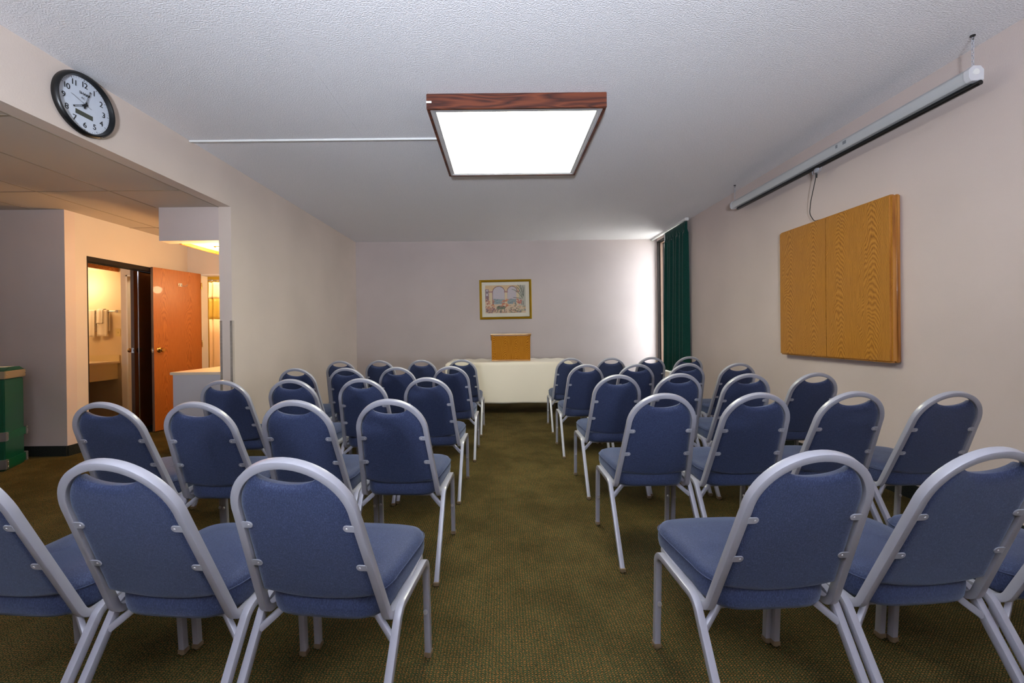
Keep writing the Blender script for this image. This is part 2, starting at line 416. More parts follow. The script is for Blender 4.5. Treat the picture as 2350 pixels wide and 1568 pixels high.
# mirrored closet doors (two sliding panels) and header track
b = MB(); b.box(XV-.1, XV+.004, MY0, MY1, MZ-.045, MZ).box(XV-.1, XV, MY0, MY0+.012, 0, MZ-.045).box(XV-.1, XV-.02, MY0, MY1, 0, .02)
struct(b.build('trim_8', 'bronze_frame', smooth=0), 'dark bronze track around the mirrored closet')
def mirror_door(n, x, y0, y1, lab):
    b = MB(); b.box(x-.006, x, y0+.012, y1-.012, .03, MZ-.05); o = struct(b.build(n, 'mirror', smooth=0), lab)
    b = MB(); 
    for y in (y0, y1-.014): b.box(x-.012, x+.006, y, y+.014, .022, MZ-.047)
    b.box(x-.012, x+.006, y0, y1, .02, .045)
    f = b.build('frame', 'chrome', None, smooth=0, center=0); f.parent = o; f.matrix_parent_inverse = Matrix.Translation(-o.location); f['label'] = 'narrow chrome frame strip'
mirror_door('door_2', XV-.072, MY0+.014, 4.945, 'front sliding mirror panel of the closet')
mirror_door('door_3', XV-.092, 4.90, MY1-.002, 'rear sliding mirror panel of the closet')

# wooden door, standing open against the closet
hx, hy = DX0+.01, YV-.02; fx, fy = -4.222, 4.985
dv = Vector((fx-hx, fy-hy, 0)); L = dv.length; ang = math.atan2(dv.y, dv.x)
door = struct(thing('door_1', 'orange veneer door standing open beside the mirrored closet', None, (hx, hy, .01), ang))
# local x runs hinge -> free edge ; local +y is the side facing +X world?
b = MB(); b.box(0, L, -.018, .018, 0, 1.99); o = b.build('panel', ['door_veneer', 'door_edge'], door, bevel=.0015, seg=1, smooth=0)
for p in o.data.polygons:
    if abs(p.normal.x) > .7: p.material_index = 1
SGN = 1 if (Matrix.Rotation(ang, 3, 'Z') @ Vector((0, 1, 0))).x > 0 else -1
for sg in (SGN, -SGN):
    b = MB(); b.lathe([(0, 0), (.032, 0), (.032, .004), (.026, .009), (.012, .012), (.011, .03), (.016, .036), (.026, .046), (.027, .056), (.021, .066), (0, .068)], (L-.065, sg*.018, .985), (0, sg, 0), 24)
    b.build('door_knob', 'brass', door)
b = MB(); b.box(L-.0005, L+.002, -.012, .012, .955, 1.015).box(L+.002, L+.009, -.006, .006, .975, .995); b.build('latch_plate', 'door_latch', door, smooth=0)
b = MB(); yk = SGN*.018
b.box(L-.36, L-.31, min(yk, yk+SGN*.006), max(yk, yk+SGN*.006), 1.79, 1.83)
for dx in (-.03, .03):
    b.sweep([(L-.335+dx*.5, yk+SGN*.006, 1.80), (L-.335+dx*1.0, yk+SGN*.03, 1.795), (L-.335+dx*1.6, yk+SGN*.05, 1.80), (L-.335+dx*1.8, yk+SGN*.055, 1.82)], rrect(.007, .007, .003, 2), (0, 0, 1))
b.build('coat_hook', 'chrome', door)
for z in (.2, 1.0, 1.78):
    b = MB(); b.cyl((-.006, SGN*.02, z), (-.006, SGN*.02, z+.09), .006, seg=10); b.build('hinge', 'brass', door)

# ------------------------------------------------------------------ vanity counter
t = thing('vanity_counter', 'pale vanity counter behind the end of the left wall, below the soffit', 'counter', (-2.985, YA-.03, 0))
def loc(b, o):  # shift world geometry into a thing's frame
    bmesh.ops.translate(b.bm, verts=b.bm.verts, vec=-Vector(o.location)); return b
b = MB(); b.box(-3.235, XLB-.001, YA-.032, 5.889, .785, .812); loc(b, t).build('worktop', 'counter_top', t, bevel=.004)
b = MB(); b.box(-3.205, XLB-.001, YA-.028, YA-.005, 0, .785); loc(b, t).build('end_panel', 'laminate_grey', t)
b = MB(); b.box(-3.20, -3.18, YA-.004, 5.885, .56, .785); loc(b, t).build('apron', 'vanity_beige', t)
b = MB(); b.box(-3.235, XLB-.001, 5.87, 5.889, .812, .90); loc(b, t).build('backsplash', 'vanity_beige', t)
# downlight in soffit
t = thing('recessed_downlight', 'small round brass rimmed downlight in the soffit above the vanity counter', 'light', (-3.02, 4.42, 2.115))
b = MB(); b.lathe([(.034, -.001), (.045, -.001), (.047, -.006), (.036, -.009), (.034, -.001)], (0, 0, 0)); b.build('rim', 'brass', t)
b = MB(); b.lathe([(0, -.012), (.02, -.008), (.033, -.001)], (0, 0, 0)); b.build('bulb', 'downlight_bulb', t)
# vanity wall lamp, switch, towel bar and towels (seen in the mirror)
t = thing('wall_lamp', 'glowing globe lamp on the wall over the vanity counter, mirrored in the closet', 'lamp', (-2.76, 5.70, 1.86))
b = MB(); b.lathe([(0, 0), (.05, 0), (.05, .012), (.02, .02), (.015, .04), (0, .04)], (.019, 0, 0), (-1, 0, 0)); b.build('mount', 'chrome', t)
b = MB(); b.ball((-.06, 0, 0), .055); b.build('globe', 'bulb', t)
t = thing('towel_bar', 'chrome towel bar on the wall at the end of the vanity counter', 'towel bar', (-3.05, 5.89, 1.52))
b = MB(); b.cyl((-.20, -.06, 0), (.22, -.06, 0), .008); b.build('rod', 'chrome', t)
for x in (-.20, .22):
    b = MB(); b.box(x-.018, x+.018, -.07, -.001, -.018, .018); b.build('bracket', 'chrome', t, bevel=.004)
def towel(x0, x1, z0, z1, lab, name='bath_towel', rad=.017):
    pts = []
    for i in range(13): pts.append((-.06+rad, z1-(1-i/12)*(z1-z0)*.8))
    for i in range(1, 8):
        a = PI*i/8; pts.append((-.06+rad*math.cos(a), z1+rad*math.sin(a)))
    for i in range(13): pts.append((-.06-rad-.006*(i/12), z1-(i/12)*(z1-z0)))
    w = x1-x0
    b = MB(); n = len(pts)-1
    b.grid(lambda u, v: (x0+w*u, pts[min(n, int(round(v*n)))][0]+.004*math.sin(u*9), pts[min(n, int(round(v*n)))][1]), 10, n)
    o = b.build(name, 'towel', None, center=0, solid=.012); o.location = (-3.05, 5.89, 1.52)
    return tag(o, lab, 'towel', 'towels on the chrome bar')
towel(-.075, .06, -.35, .002, 'white bath towel folded over the middle of the chrome bar')
towel(.10, .20, -.36, .002, 'white bath towel hanging nearest the glowing wall lamp')
towel(-.03, .055, -.17, .0, 'small white hand towel laid over the bath towel on the bar', 'hand_towel', .034)
t = thing('light_switch', 'ivory light switch on the wall beside the hanging towels', 'switch', (-3.21, 5.89, 1.22))
b = MB(); b.box(-.035, .035, -.006, 0, -.055, .055); b.build('plate', 'ivory_plate', t, bevel=.002)
b = MB(); b.box(-.005, .005, -.014, -.006, -.012, .012); b.build('toggle', 'ivory_plate', t)
# shower curtain and rod through the doorway
b = MB(); b.cyl((XV-1.2, 6.5, 2.03), (-3.56, 6.5, 2.03), .011); b.cyl((-4.60, 6.5, 2.03), (-4.545, 6.5, 2.03), .017)
tag(b.build('shower_rod', 'chrome'), 'chrome shower rod holding the peach curtain in the bathroom', 'rod')
t = thing('shower_curtain', 'peach shower curtain with a clear band, seen through the bathroom doorway', 'shower curtain', (-4.1, 6.5, 0))
def sc(z0, z1):
    return lambda u, v: (-.52+1.04*u+.01*math.sin(v*2), .035*math.sin(u*52)*(.6+.4*(2-(z0+(z1-z0)*v))/2), z0+(z1-z0)*v)
for n_, mm, z0, z1 in (('lower_panel', 'shower_cloth', .15, 1.42), ('clear_band', 'sheer_vinyl', 1.42, 1.745), ('top_panel', 'shower_cloth', 1.745, 2.005)):
    b = MB(); b.grid(sc(z0, z1), 150, 6); o = b.build(n_, mm, t, solid=.002)
    if n_ == 'clear_band': o['label'] = 'see-through vinyl band'

# ------------------------------------------------------------------ window
w = struct(thing('window_1', 'tall dark framed window in the corner behind the green curtain', None, (XR+.08, (WY0+WY1)/2, WZ0)))
def fr(n, x0, x1, inset, wd, mm):
    b = MB(); y0, y1, z0, z1 = WY0+inset, WY1-inset, WZ0+inset, WZ1-inset
    b.box(x0, x1, y0, y0+wd, z0, z1).box(x0, x1, y1-wd, y1, z0, z1).box(x0, x1, y0+wd, y1-wd, z0, z0+wd).box(x0, x1, y0+wd, y1-wd, z1-wd, z1)
    loc(b, w).build(n, mm, w, smooth=0)
fr('outer_frame', XR-.004, XR+.045, .0, .022, 'bronze_frame')
fr('sash', XR+.045, XR+.09, .0, .04, 'tan_frame')
fr('gasket', XR+.09, XR+.11, .0, .046, 'bronze_frame')
b = MB(); b.box(XR+.098, XR+.102, WY0+.03, WY1-.03, WZ0+.03, WZ1-.03); loc(b, w).build('pane', 'glass', w, smooth=0)
# outside: pillar and low building
b = MB(); b.box(3.95, 4.15, 9.9, 10.1, -.1, 4.2); tag(b.build('pillar', 'pillar_ext', smooth=0), 'pale pillar outside the corner window', 'pillar')
b = MB(); b.box(5.2, 9.2, 13.2, 16, -.1, 2.9).box(5.1, 9.3, 13.1, 16.1, 2.9, 3.05); tag(b.build('building', 'ext_block', smooth=0), 'cream building outside beyond the pillar', 'building')
b = MB(); b.box(3.1, 30, -5, 40, -.3, -.1); struct(b.build('ground', 'ext_block', smooth=0))
# curtain rod + curtain
t = thing('curtain_track', 'white curtain track along the ceiling over the corner window', 'curtain track', (2.72, 6.75, H))
b = MB(); b.box(-.02, .02, -.70, .69, -.03, 0); b.build('rail', 'white_plastic', t, bevel=.003)
b = MB(); b.box(-.026, .026, -.72, -.69, -.04, 0); b.build('end_cap', 'white_plastic', t, bevel=.004)
t = thing('curtain', 'dark green pleated curtain gathered beside the corner window', 'curtain', (2.725, 6.455, .52))
def curt(u, v):
    z = v*2.255; y = -.39+.80*u
    fl = 1-v
    ph = u*2*PI*7.5+1.3*math.sin(u*5+1.5)+.5*math.sin(u*17)+.25*math.sin(v*4+u*9)
    amp = (.030+.018*fl)*(.65+.5*math.sin(u*11+1)**2)
    if v > .93: ph = u*2*PI*17; amp = .018
    sh = .035*fl*(u-.4)
    return (amp*math.sin(ph)+.012*math.sin(ph*2+1)*fl+.0, y+sh+.012*math.cos(ph), z)
b = MB(); b.grid(curt, 220, 40); b.build('panel', 'green_curtain', t, solid=.003, smooth=60)
b = MB(); b.cyl((-.02, .37, 1.75), (-.02, .37, 2.25), .006, seg=8); b.build('draw_wand', 'white_plastic', t)
# wall heater
t = thing('wall_heater', 'beige air conditioner unit below the green curtain', 'air conditioner', (2.69, 6.62, 0))
b = MB(); b.prism([(-.11, .06), (.10, .06), (.10, .50), (-.07, .50), (-.11, .44)], 'y', -.52, .52); b.build('cabinet', 'heater_beige', t, bevel=.008)
b = MB()
for i in range(14): b.box(-.113, -.108, -.48, .48, .14+i*.02, .147+i*.02)
b.build('grille', 'heater_grille', t, smooth=0)
b = MB(); b.box(-.09, .09, -.5, .5, 0, .06); b.build('plinth', 'heater_grille', t)

# ------------------------------------------------------------------ ceiling light
LX0, LX1, LY0, LY1, LZ = -.503, .737, 2.84, 4.08, 2.71
cx, cy = (LX0+LX1)/2, (LY0+LY1)/2; hx_, hy_ = (LX1-LX0)/2, (LY1-LY0)/2
t = thing('ceiling_light', 'large square walnut framed ceiling light with a glowing white diffuser', 'ceiling light', (cx, cy, H))
TH = H-LZ; wt = .022
b = MB(); b.box(-hx_, hx_, -hy_, -hy_+wt, -TH, -.0005); o = b.build('wood_frame', 'walnut', t, bevel=.003)
for (x0, x1, y0, y1) in ((-hx_, hx_, hy_-wt, hy_), (-hx_, -hx_+wt, -hy_+wt, hy_-wt), (hx_-wt, hx_, -hy_+wt, hy_-wt)):
    b = MB(); b.box(x0, x1, y0, y1, -TH, -.0005); b.build('wood_frame', 'walnut', t, bevel=.003)
b = MB(); ii = hx_-wt; jj = ii-.036
for z, a_, c_ in ((-TH+.002, ii, ii-.016), (-TH+.006, ii-.016, jj)):
    b.box(-a_, a_, -a_, -c_, z, z+.006).box(-a_, a_, c_, a_, z, z+.006).box(-a_, -c_, -c_, c_, z, z+.006).box(c_, a_, -c_, c_, z, z+.006)
b.build('metal_trim', 'alu_trim', t, smooth=0)
b = MB(); b.box(-jj, jj, -jj, jj, -TH+.0125, -TH+.018); b.build('diffuser', 'diffuser', t, smooth=0)
b = MB(); b.box(-hx_-.001, -hx_+.035, -hy_-.0015, -hy_-.0002, -.066, -.052); b.build('paint_chip', 'paper', t, smooth=0)['label'] = 'pale chipped spot on the frame corner'
# raceway
b = MB(); b.box(XL, LX0, 3.48, 3.50, H-.014, H); tag(b.build('cable_raceway', 'white_plastic', bevel=.003), 'thin white cable raceway from the left wall to the ceiling light', 'raceway')

# ------------------------------------------------------------------ clock
def text_mesh(s, size, mm, parent, locv, rot, name, ext=.0006, label=None):
    c = bpy.data.curves.new(name, 'FONT'); c.body = s; c.size = size; c.align_x = 'CENTER'; c.align_y = 'CENTER'; c.extrude = ext; c.space_character = .8 if len(s) == 2 and s.isdigit() else 1
    o = bpy.data.objects.new(name, c); COL.objects.link(o)
    bpy.context.view_layer.update()
    me = bpy.data.meshes.new_from_object(o.evaluated_get(bpy.context.evaluated_depsgraph_get()))
    COL.objects.unlink(o); bpy.data.objects.remove(o)
    me.name = name; me.materials.clear(); me.materials.append(MATS[mm])
    q = bpy.data.objects.new(name, me); COL.objects.link(q); q.parent = parent; q.location = locv; q.rotation_euler = rot
    if label: q['label'] = label
    return q
CR = .190
ck = thing('wall_clock', 'round black rimmed wall clock showing three past eight, high on the header', 'clock', (XL, 2.597, 2.622))
# local frame: +x out of wall, +y viewer right, +z up
b = MB(); b.lathe([(0, .001), (CR-.006, .001), (CR, .008), (CR, .022), (CR-.005, .035), (CR-.012, .040), (CR-.019, .038), (CR-.025, .024), (CR-.027, .014)], (0, 0, 0), (1, 0, 0), 72); b.build('rim', 'clock_black', ck)
b = MB(); b.lathe([(CR-.027, .013), (0, .013)], (0, 0, 0), (1, 0, 0), 72); b.build('dial', 'clock_face', ck, smooth=0)
ROTC = (R(90), 0, R(90))
def cp(a, r, x=.0145): return (x, r*math.sin(R(a)), r*math.cos(R(a)))
for h_ in range(1, 13):
    text_mesh(str(h_), .048, 'ink', ck, cp(h_*30, .124), ROTC, 'numeral')
b = MB()
for i in range(60):
    a = R(i*6); r0 = .149 if i % 5 == 0 else .154; wv = .0012 if i % 5 == 0 else .0004
    M = Matrix.Rotation(-a, 4, 'X')
    b.box(.0132, .0142, -wv, wv, r0, .159, M)
b.build('minute_marks', 'ink', ck, smooth=0)
text_mesh('SHARP', .023, 'ink', ck, (.0145, .002, .068), ROTC, 'maker_name')
text_mesh('AC', .018, 'grey_ink', ck, (.0145, -.008, .040), ROTC, 'small_symbol')
def hand(name, a, l, wd, tail, x, hollow):
    b = MB(); M = Matrix.Rotation(-R(a), 4, 'X')
    if hollow:
        s0 = .022
        b.box(x, x+.001, -wd, wd, -tail, s0, M)
        b.box(x, x+.001, -wd*.8, -wd*.45, s0, l-.006, M).box(x, x+.001, wd*.45, wd*.8, s0, l-.006, M).box(x, x+.001, -wd*.8, wd*.8, l-.008, l, M)
    else: b.box(x, x+.0008, -wd, wd, -tail, l, M)
    b.build(name, 'ink', ck, smooth=0)
hand('hour_hand', 241.5, .082, .0055, .020, .018, True)
hand('minute_hand', 18, .104, .0048, .026, .0205, True)
hand('second_hand', 288, .095, .0007, .035, .023, False)
b = MB(); b.cyl((.013, 0, 0), (.0255, 0, 0), .008, seg=20); b.build('hub', 'ink', ck)
b = MB(); b.box(.0132, .0152, -.056, .050, -.074, -.046); b.build('date_display', 'clock_lcd', ck, smooth=0)

# ------------------------------------------------------------------ framed print on the back wall
PW, PH = .94, .715
t = thing('framed_picture', 'gold framed watercolour print of arches by the sea on the back wall', 'picture', (.075, YB, 1.40)); t.rotation_euler = (0, R(-.5), 0)
b = MB(); fw_ = .045
prof = [(0, 0), (.004, .024), (.016, .030), (.024, .020), (.034, .026), (.045, .012), (.045, 0)]
def frame_ring(b, W, Hh, prof):
    rings = []
    for ins, dep in prof:
        rings.append([b.bm.verts.new(p) for p in [(-W/2+ins, -dep, ins), (W/2-ins, -dep, ins), (W/2-ins, -dep, Hh-ins), (-W/2+ins, -dep, Hh-ins)]])
    for A, B in zip(rings, rings[1:]):
        for i in range(4): b.bm.faces.new([A[i], A[(i+1) % 4], B[(i+1) % 4], B[i]])
frame_ring(b, PW, PH, prof); o = b.build('frame', ['gold', 'gold_dark'], t, smooth=0)
for i, p in enumerate(o.data.polygons):
    if 8 <= i < 12 or 16 <= i < 20: p.material_index = 1
b = MB(); b.box(-PW/2+.04, PW/2-.04, -.009, -.001, .04, PH-.04); b.build('mat_board', 'mat_board', t, smooth=0)
# the print: flat polygons in one mesh, colours by face
m = mat('print_ink', (200, 180, 170), rough=.75); at = nd(m, 'ShaderNodeAttribute', attribute_name='ink')
v = coords(m); nn = noise(m, v, 60, 4, .7)
base(m, mixc(m, .35, at.outputs['Color'], mixc(m, ramp(m, nn, [(.4, (0, 0, 0, 1)), (.6, (1, 1, 1, 1))]), at.outputs['Color'], (.62, .5, .42, 1)), 'MIX'))
bm = bmesh.new(); cl = bm.faces.layers.int.new('c'); pal = []; depth = [.0092]
QW, QH = .725, .50
def poly(pts, rgb):
    depth[0] += .00003
    vs = [bm.verts.new(((p[0]-.5)*QW, -depth[0], p[1]*QH)) for p in pts]
    f = bm.faces.new(vs); f[cl] = len(pal); pal.append(lin(rgb))
def blob(cx_, cy_, rx, ry, rgb, n=9, j=.35):
    poly([(min(1, max(0, cx_+rx*math.cos(2*PI*i/n)*(1+random.uniform(-j, j)))), min(1, max(0, cy_+ry*math.sin(2*PI*i/n)*(1+random.uniform(-j, j))))) for i in range(n)], rgb)
poly([(0, 0), (1, 0), (1, 1), (0, 1)], (206, 180, 150))
def arch(x0, x1, y0, ys, yt, rgb):
    p = [(x0, y0), (x1, y0), (x1, ys)] + [((x0+x1)/2+(x1-x0)/2*math.cos(PI*i/12), ys+(yt-ys)*math.sin(PI*i/12)) for i in range(1, 12)] + [(x0, ys)]
    poly(p, rgb)
poly([(0, .78), (1, .78), (1, 1), (0, 1)], (204, 172, 128))
for q in ((.19, .48, .32, .75, .95), (.55, .79, .32, .75, .95)):
    arch(q[0]-.015, q[1]+.015, q[2], q[3], q[4]+.025, (112, 76, 74)); arch(*q, (184, 176, 186))
    poly([(q[0], .32), (q[1], .32), (q[1], .50), (q[0], .50)], (122, 144, 148))
    for k in range(7): blob(random.uniform(q[0]+.04, q[1]-.04), random.uniform(.36, .53), .035, .012, random.choice([(96, 124, 132), (150, 166, 168), (104, 116, 130)]))
for x0 in (.10, .48, .77): poly([(x0, .3), (x0+.07, .3), (x0+.065, .74), (x0+.005, .74)], (208, 188, 150)); poly([(x0-.01, .74), (x0+.08, .74), (x0+.085, .79), (x0-.015, .79)], (156, 106, 100))
poly([(0, .42), (.09, .42), (.09, .86), (0, .86)], (116, 84, 96)); poly([(.02, .62), (.07, .62), (.07, .84), (.02, .84)], (186, 176, 186)); blob(.045, .76, .014, .06, (50, 44, 60))
poly([(.82, .25), (1, .25), (1, 1), (.86, 1)], (172, 172, 158))
for (cx0, cy0, rx, ry, cols, n_) in ((.10, .30, .12, .2, [(176, 96, 66), (190, 120, 84), (150, 80, 76), (204, 150, 104)], 42), (.5, .36, .08, .14, [(190, 110, 76), (206, 140, 96), (170, 84, 66)], 26), (.84, .42, .06, .08, [(176, 92, 80), (190, 110, 90)], 16),
        (.72, .2, .14, .16, [(190, 160, 130), (150, 140, 110), (120, 116, 100), (206, 176, 140)], 40), (.5, .06, .5, .07, [(110, 96, 96), (180, 140, 110), (150, 120, 110), (206, 180, 150), (92, 104, 84)], 70), (.2, .12, .18, .1, [(130, 90, 100), (160, 110, 96), (96, 76, 96)], 30), (.9, .12, .1, .12, [(196, 160, 110), (150, 150, 120), (126, 120, 140)], 20)):
    for k in range(n_): blob(cx0+random.uniform(-rx, rx), cy0+random.uniform(-ry, ry), random.uniform(.012, .03), random.uniform(.012, .035), random.choice(cols))
blob(.39, .20, .115, .07, (84, 100, 72), 16, .05); blob(.39, .235, .09, .035, (60, 76, 66), 16, .05); blob(.4, .245, .05, .02, (160, 86, 70), 10, .1)
poly([(.29, .02), (.31, .02), (.32, .17), (.29, .17)], (90, 104, 80)); poly([(.38, .0), (.4, .0), (.4, .14), (.38, .14)], (84, 96, 80)); poly([(.47, .05), (.49, .05), (.48, .17), (.46, .17)], (84, 96, 80))
for (x0, y0, x1, y1) in ((.93, .5, .66, .84), (.92, .55, .76, .93), (.94, .6, .80, .99), (.93, .62, .86, .99), (.95, .55, .97, .92), (.95, .6, .93, .96), (.9, .5, .69, .55)):
    mx, my = (x0+x1)/2, max(y0, y1)-.02
    pts = [((1-s)**2*x0+2*s*(1-s)*mx+s*s*x1, (1-s)**2*y0+2*s*(1-s)*my+s*s*y1) for s in [i/8 for i in range(9)]]
    poly([(p[0]-.006, p[1]) for p in pts]+[(p[0]+.008, p[1]+.016) for p in pts[::-1]], random.choice([(70, 84, 78), (92, 108, 92), (110, 120, 96)]))
for x0 in (.90, .94): poly([(x0, .28), (x0+.014, .28), (x0+.014, .42), (x0, .42)], (60, 74, 78))
cols_ = [f[cl] for f in bm.faces]
me = bpy.data.meshes.new('print'); bm.to_mesh(me); bm.free()
at_ = me.color_attributes.new('ink', 'FLOAT_COLOR', 'CORNER')
for p in me.polygons:
    for li in p.loop_indices: at_.data[li].color = pal[cols_[p.index]]
me.materials.append(MATS['print_ink']); o = bpy.data.objects.new('print', me); COL.objects.link(o); o.parent = t; o.location = (-.003, 0, (PH-QH)/2+.005)

# ------------------------------------------------------------------ oak cabinet board on the right wall
BY0, BY1, BZ0, BZ1 = 2.885, 4.045, .925, 2.108; bc = (BY0+BY1)/2
t = thing('whiteboard_cabinet', 'closed oak two door whiteboard cabinet hung on the right wall', 'cabinet', (XR, bc, BZ0))
hw = (BY1-BY0)/2; bh = BZ1-BZ0
b = MB(); b.box(-.034, -.001, -hw, hw, 0, bh); b.build('case', 'oak_edge', t, bevel=.008, seg=3)
for y0, y1 in ((-hw, -.0022), (.0022, hw)):
    b = MB(); b.box(-.074, -.040, y0, y1, 0, bh)
    o = MB.build(b, 'door', ['oak', 'oak_edge'], t, smooth=40)
    md = o.modifiers.new('bev', 'BEVEL'); md.width = .0005; md.segments = 1
    # round only the outer edges
    bm = bmesh.new(); bm.from_mesh(o.data)
    es = [e for e in bm.edges if not all(abs(v.co.y) < .01 for v in e.verts) and not all(v.co.x > -.05 for v in e.verts)]
    bmesh.ops.bevel(bm, geom=es, offset=.012, segments=4, affect='EDGES', clamp_overlap=True)
    bm.to_mesh(o.data); bm.free(); o.modifiers.clear(); o.data.shade_smooth(); o.data.set_sharp_from_angle(angle=R(35))
    for p in o.data.polygons:
        if abs(p.normal.y) > .75 or abs(p.normal.z) > .75: p.material_index = 1
b = MB(); b.box(-.040, -.034, -hw+.012, hw-.012, .012, bh-.012); b.build('gasket', 'black_rubber', t, smooth=0)

# ------------------------------------------------------------------ projector screen
SY0, SY1 = 2.31, 4.735; sc_ = (SY0+SY1)/2; SX = 2.668; SZ = 2.592
t = thing('projector_screen', 'long grey rolled projector screen case hanging above the oak cabinet', 'projector screen', (SX, sc_, SZ))
hl = (SY1-SY0)/2
pf = [(-.040, -.022), (-.026, -.040), (.010, -.040), (.010, -.036), (.038, -.036), (.040, .02), (.022, .040), (-.020, .040), (-.040, .018)]
b = MB(); b.prism(pf, 'y', -hl+.03, hl-.03); b.build('case', 'screen_case', t, bevel=.002)
for s_ in (-1, 1):
    b = MB(); b.prism([(p[0]*1.06, p[1]*1.06) for p in pf], 'y', s_*hl, s_*(hl-.032)); o = b.build('end_cap', 'screen_cap', t, bevel=.004)
    b = MB(); b.cyl((-.006, s_*hl, .006), (-.006, s_*(hl+.004), .006), .017, seg=24); q = b.build('button', 'white_plastic', o); q['label'] = 'round white cap plug'
b = MB(); b.cyl((.014, -hl-.006, -.056), (.014, hl-.06, -.056), .0135, seg=16); b.box(.006, .03, -hl+.03, hl-.06, -.05, -.036); b.build('bottom_bar', 'black_plastic', t)
for s_, yy in ((-1, -hl+.02), (1, hl-.03)):
    # chain up to a hook in the ceiling
    b = MB(); ztop = H-SZ-.012; z = .044; k = 0
    while z < ztop-.004:
        a = .006; hgt = .011; pts = []
        for i in range(12):
            th = 2*PI*i/12; px_, pz_ = a*math.cos(th), hgt*math.sin(th)
            pts.append((px_ if k % 2 else 0, yy+(0 if k % 2 else px_), z+hgt*.7+pz_))
        b.sweep(pts, rrect(.0026, .0026, .0012, 1), (0, 1, 0) if k % 2 else (1, 0, 0), closed=True); z += .0165; k += 1
    b.build('chain', 'bracket_metal', t)
    b = MB(); b.cyl((0, yy, H-SZ-.006), (0, yy, H-SZ-.0005), .012, seg=12)
    b.sweep([(0, yy, H-SZ-.006), (.006, yy, H-SZ-.012), (.004, yy, H-SZ-.022), (-.006, yy, H-SZ-.02)], rrect(.004, .004, .0015, 1), (0, 1, 0)); b.build('ceiling_hook', 'black_plastic', t)
yh = 3.50-sc_
b = MB(); b.sweep([(.012, yh-.05, -.07), (.010, yh-.045, -.098), (.010, yh, -.11), (.010, yh+.045, -.098), (.012, yh+.05, -.07)], rrect(.005, .005, .002, 2), (1, 0, 0))
b.ball((.010, yh, -.075), .026, (.35, 1.2, .9)); b.build('pull_handle', 'bracket_metal', t)
pts = fillet([(.010, yh, -.105), (.02, yh+.03, -.16), (.05, yh+.12, -.30), (.075, yh+.17, -.40), (.085, yh+.13, -.475), (.08, yh-.0, -.487)], [.05, .3, .06, .04], 5)
b = MB(); b.sweep(pts, rrect(.006, .006, .0028, 2), (1, 0, 0)); b.cyl((.010, yh, -.10), (.014, yh+.008, -.14), .007, seg=10)
b.build('pull_cord', 'black_rubber', t)
for yy, w_ in ((.0+3.22-sc_, .018), (3.14-sc_, .03)):
    b = MB(); b.box(-.0402-.0015, -.039, yy, yy+w_, -.012, .012); b.build('sticker', 'grey_ink', t, smooth=0)

# ------------------------------------------------------------------ table, cloth, lectern
TX0, TX1, TY0, TY1, TZ = -.79, .985, 5.85, 6.56, .735
tcx = (TX0+TX1)/2; tcy = (TY0+TY1)/2
t = thing('folding_table', 'long folding table under the white cloth at the front of the room', 'table', (tcx, tcy, 0))
b = MB(); b.box(TX0-tcx+.004, TX1-tcx-.004, TY0-tcy+.004, TY1-tcy-.004, TZ-.03, TZ-.001); b.build('tabletop', 'table_top', t)
for sx in (-1, 1):
    for sy in (-1, 1):
        b = MB(); b.cyl((sx*.68, sy*.24, 0), (sx*.68, sy*.24, TZ-.03), .014, seg=12); b.cyl((sx*.68, sy*.24, 0), (sx*.68, sy*.24, .02), .018, seg=12); b.build('leg', 'table_black', t)
    b = MB(); b.cyl((sx*.68, -.24, .30), (sx*.68, .24, .30), .01, seg=10); b.build('stretcher', 'table_black', t)
# draped cloth
b = MB()
def cloth(u, v):
    # unfolded cloth coordinates
    W, D = TX1-TX0, TY1-TY0; dr = .575; drs = .565
    U = -drs+(W+2*drs)*u; V = -dr+(D+2*.25)*v if False else -dr+(D+dr+.22)*v
    x = min(max(U, 0), W); y = min(max(V, 0), D); z = TZ+.004
    ox = (U-x); oy = (V-y)
    dx = abs(ox); dy = abs(oy)
    drop = max(dx, dy) if min(dx, dy) < 1e-6 else math.hypot(dx, dy)*.78
    k = drop
    fx_ = TX0+x+(math.copysign(.012+.05*min(1, dx/.5)*(.5+.5*math.sin(V*17)), ox) if dx > 0 else 0)
    fy_ = TY0+y+(math.copysign(.010+.030*min(1, dy/.5)*(.5+.5*math.sin(U*9+.7)), oy) if dy > 0 else 0)
    z -= k
    if k == 0: z += .003*math.sin(U*23)*math.sin(V*14)*(1 if V > D*.6 else .3) + (.006*max(0, V-D*.75)/(D*.25)*(1+math.sin(U*31)))
    return (fx_, fy_, max(z, .02))
b.grid(cloth, 96, 60)
o = b.build('tablecloth', 'cloth_white', solid=.003, smooth=60); tag(o, 'white tablecloth draped over the front table', 'tablecloth')
# lectern
t = thing('lectern', 'oak tabletop lectern standing on the white cloth below the picture', 'lectern', (.127, 6.20, TZ+.0065)); t.rotation_euler = (0, 0, R(1.2))
b = MB(); b.box(-.265, .265, -.115, -.103, .02, .372); b.build('front_panel', 'oak_lectern', t)
b = MB(); b.box(-.285, .285, -.13, .15, 0, .02); b.build('bottom_board', 'oak_trim', t, bevel=.003)
for s_ in (-1, 1):
    b = MB(); pz = [(-.13, .02), (.15, .02), (.15, .30), (-.13, .385)]
    x0 = s_*.285; x1 = s_*.262; b.prism(pz, 'x', min(x0, x1), max(x0, x1)); b.build('side_panel', 'oak_lectern', t, bevel=.002)
b = MB(); b.box(-.285, .285, -.128, -.115, .372, .386); b.build('top_rail', 'oak_trim', t)
M = Matrix.Translation((0, -.15, .388)) @ Matrix.Rotation(R(-16), 4, 'X')
b = MB(); b.box(-.298, .298, 0, .335, 0, .018, M); b.build('slanted_top', 'oak_trim', t, bevel=.003)

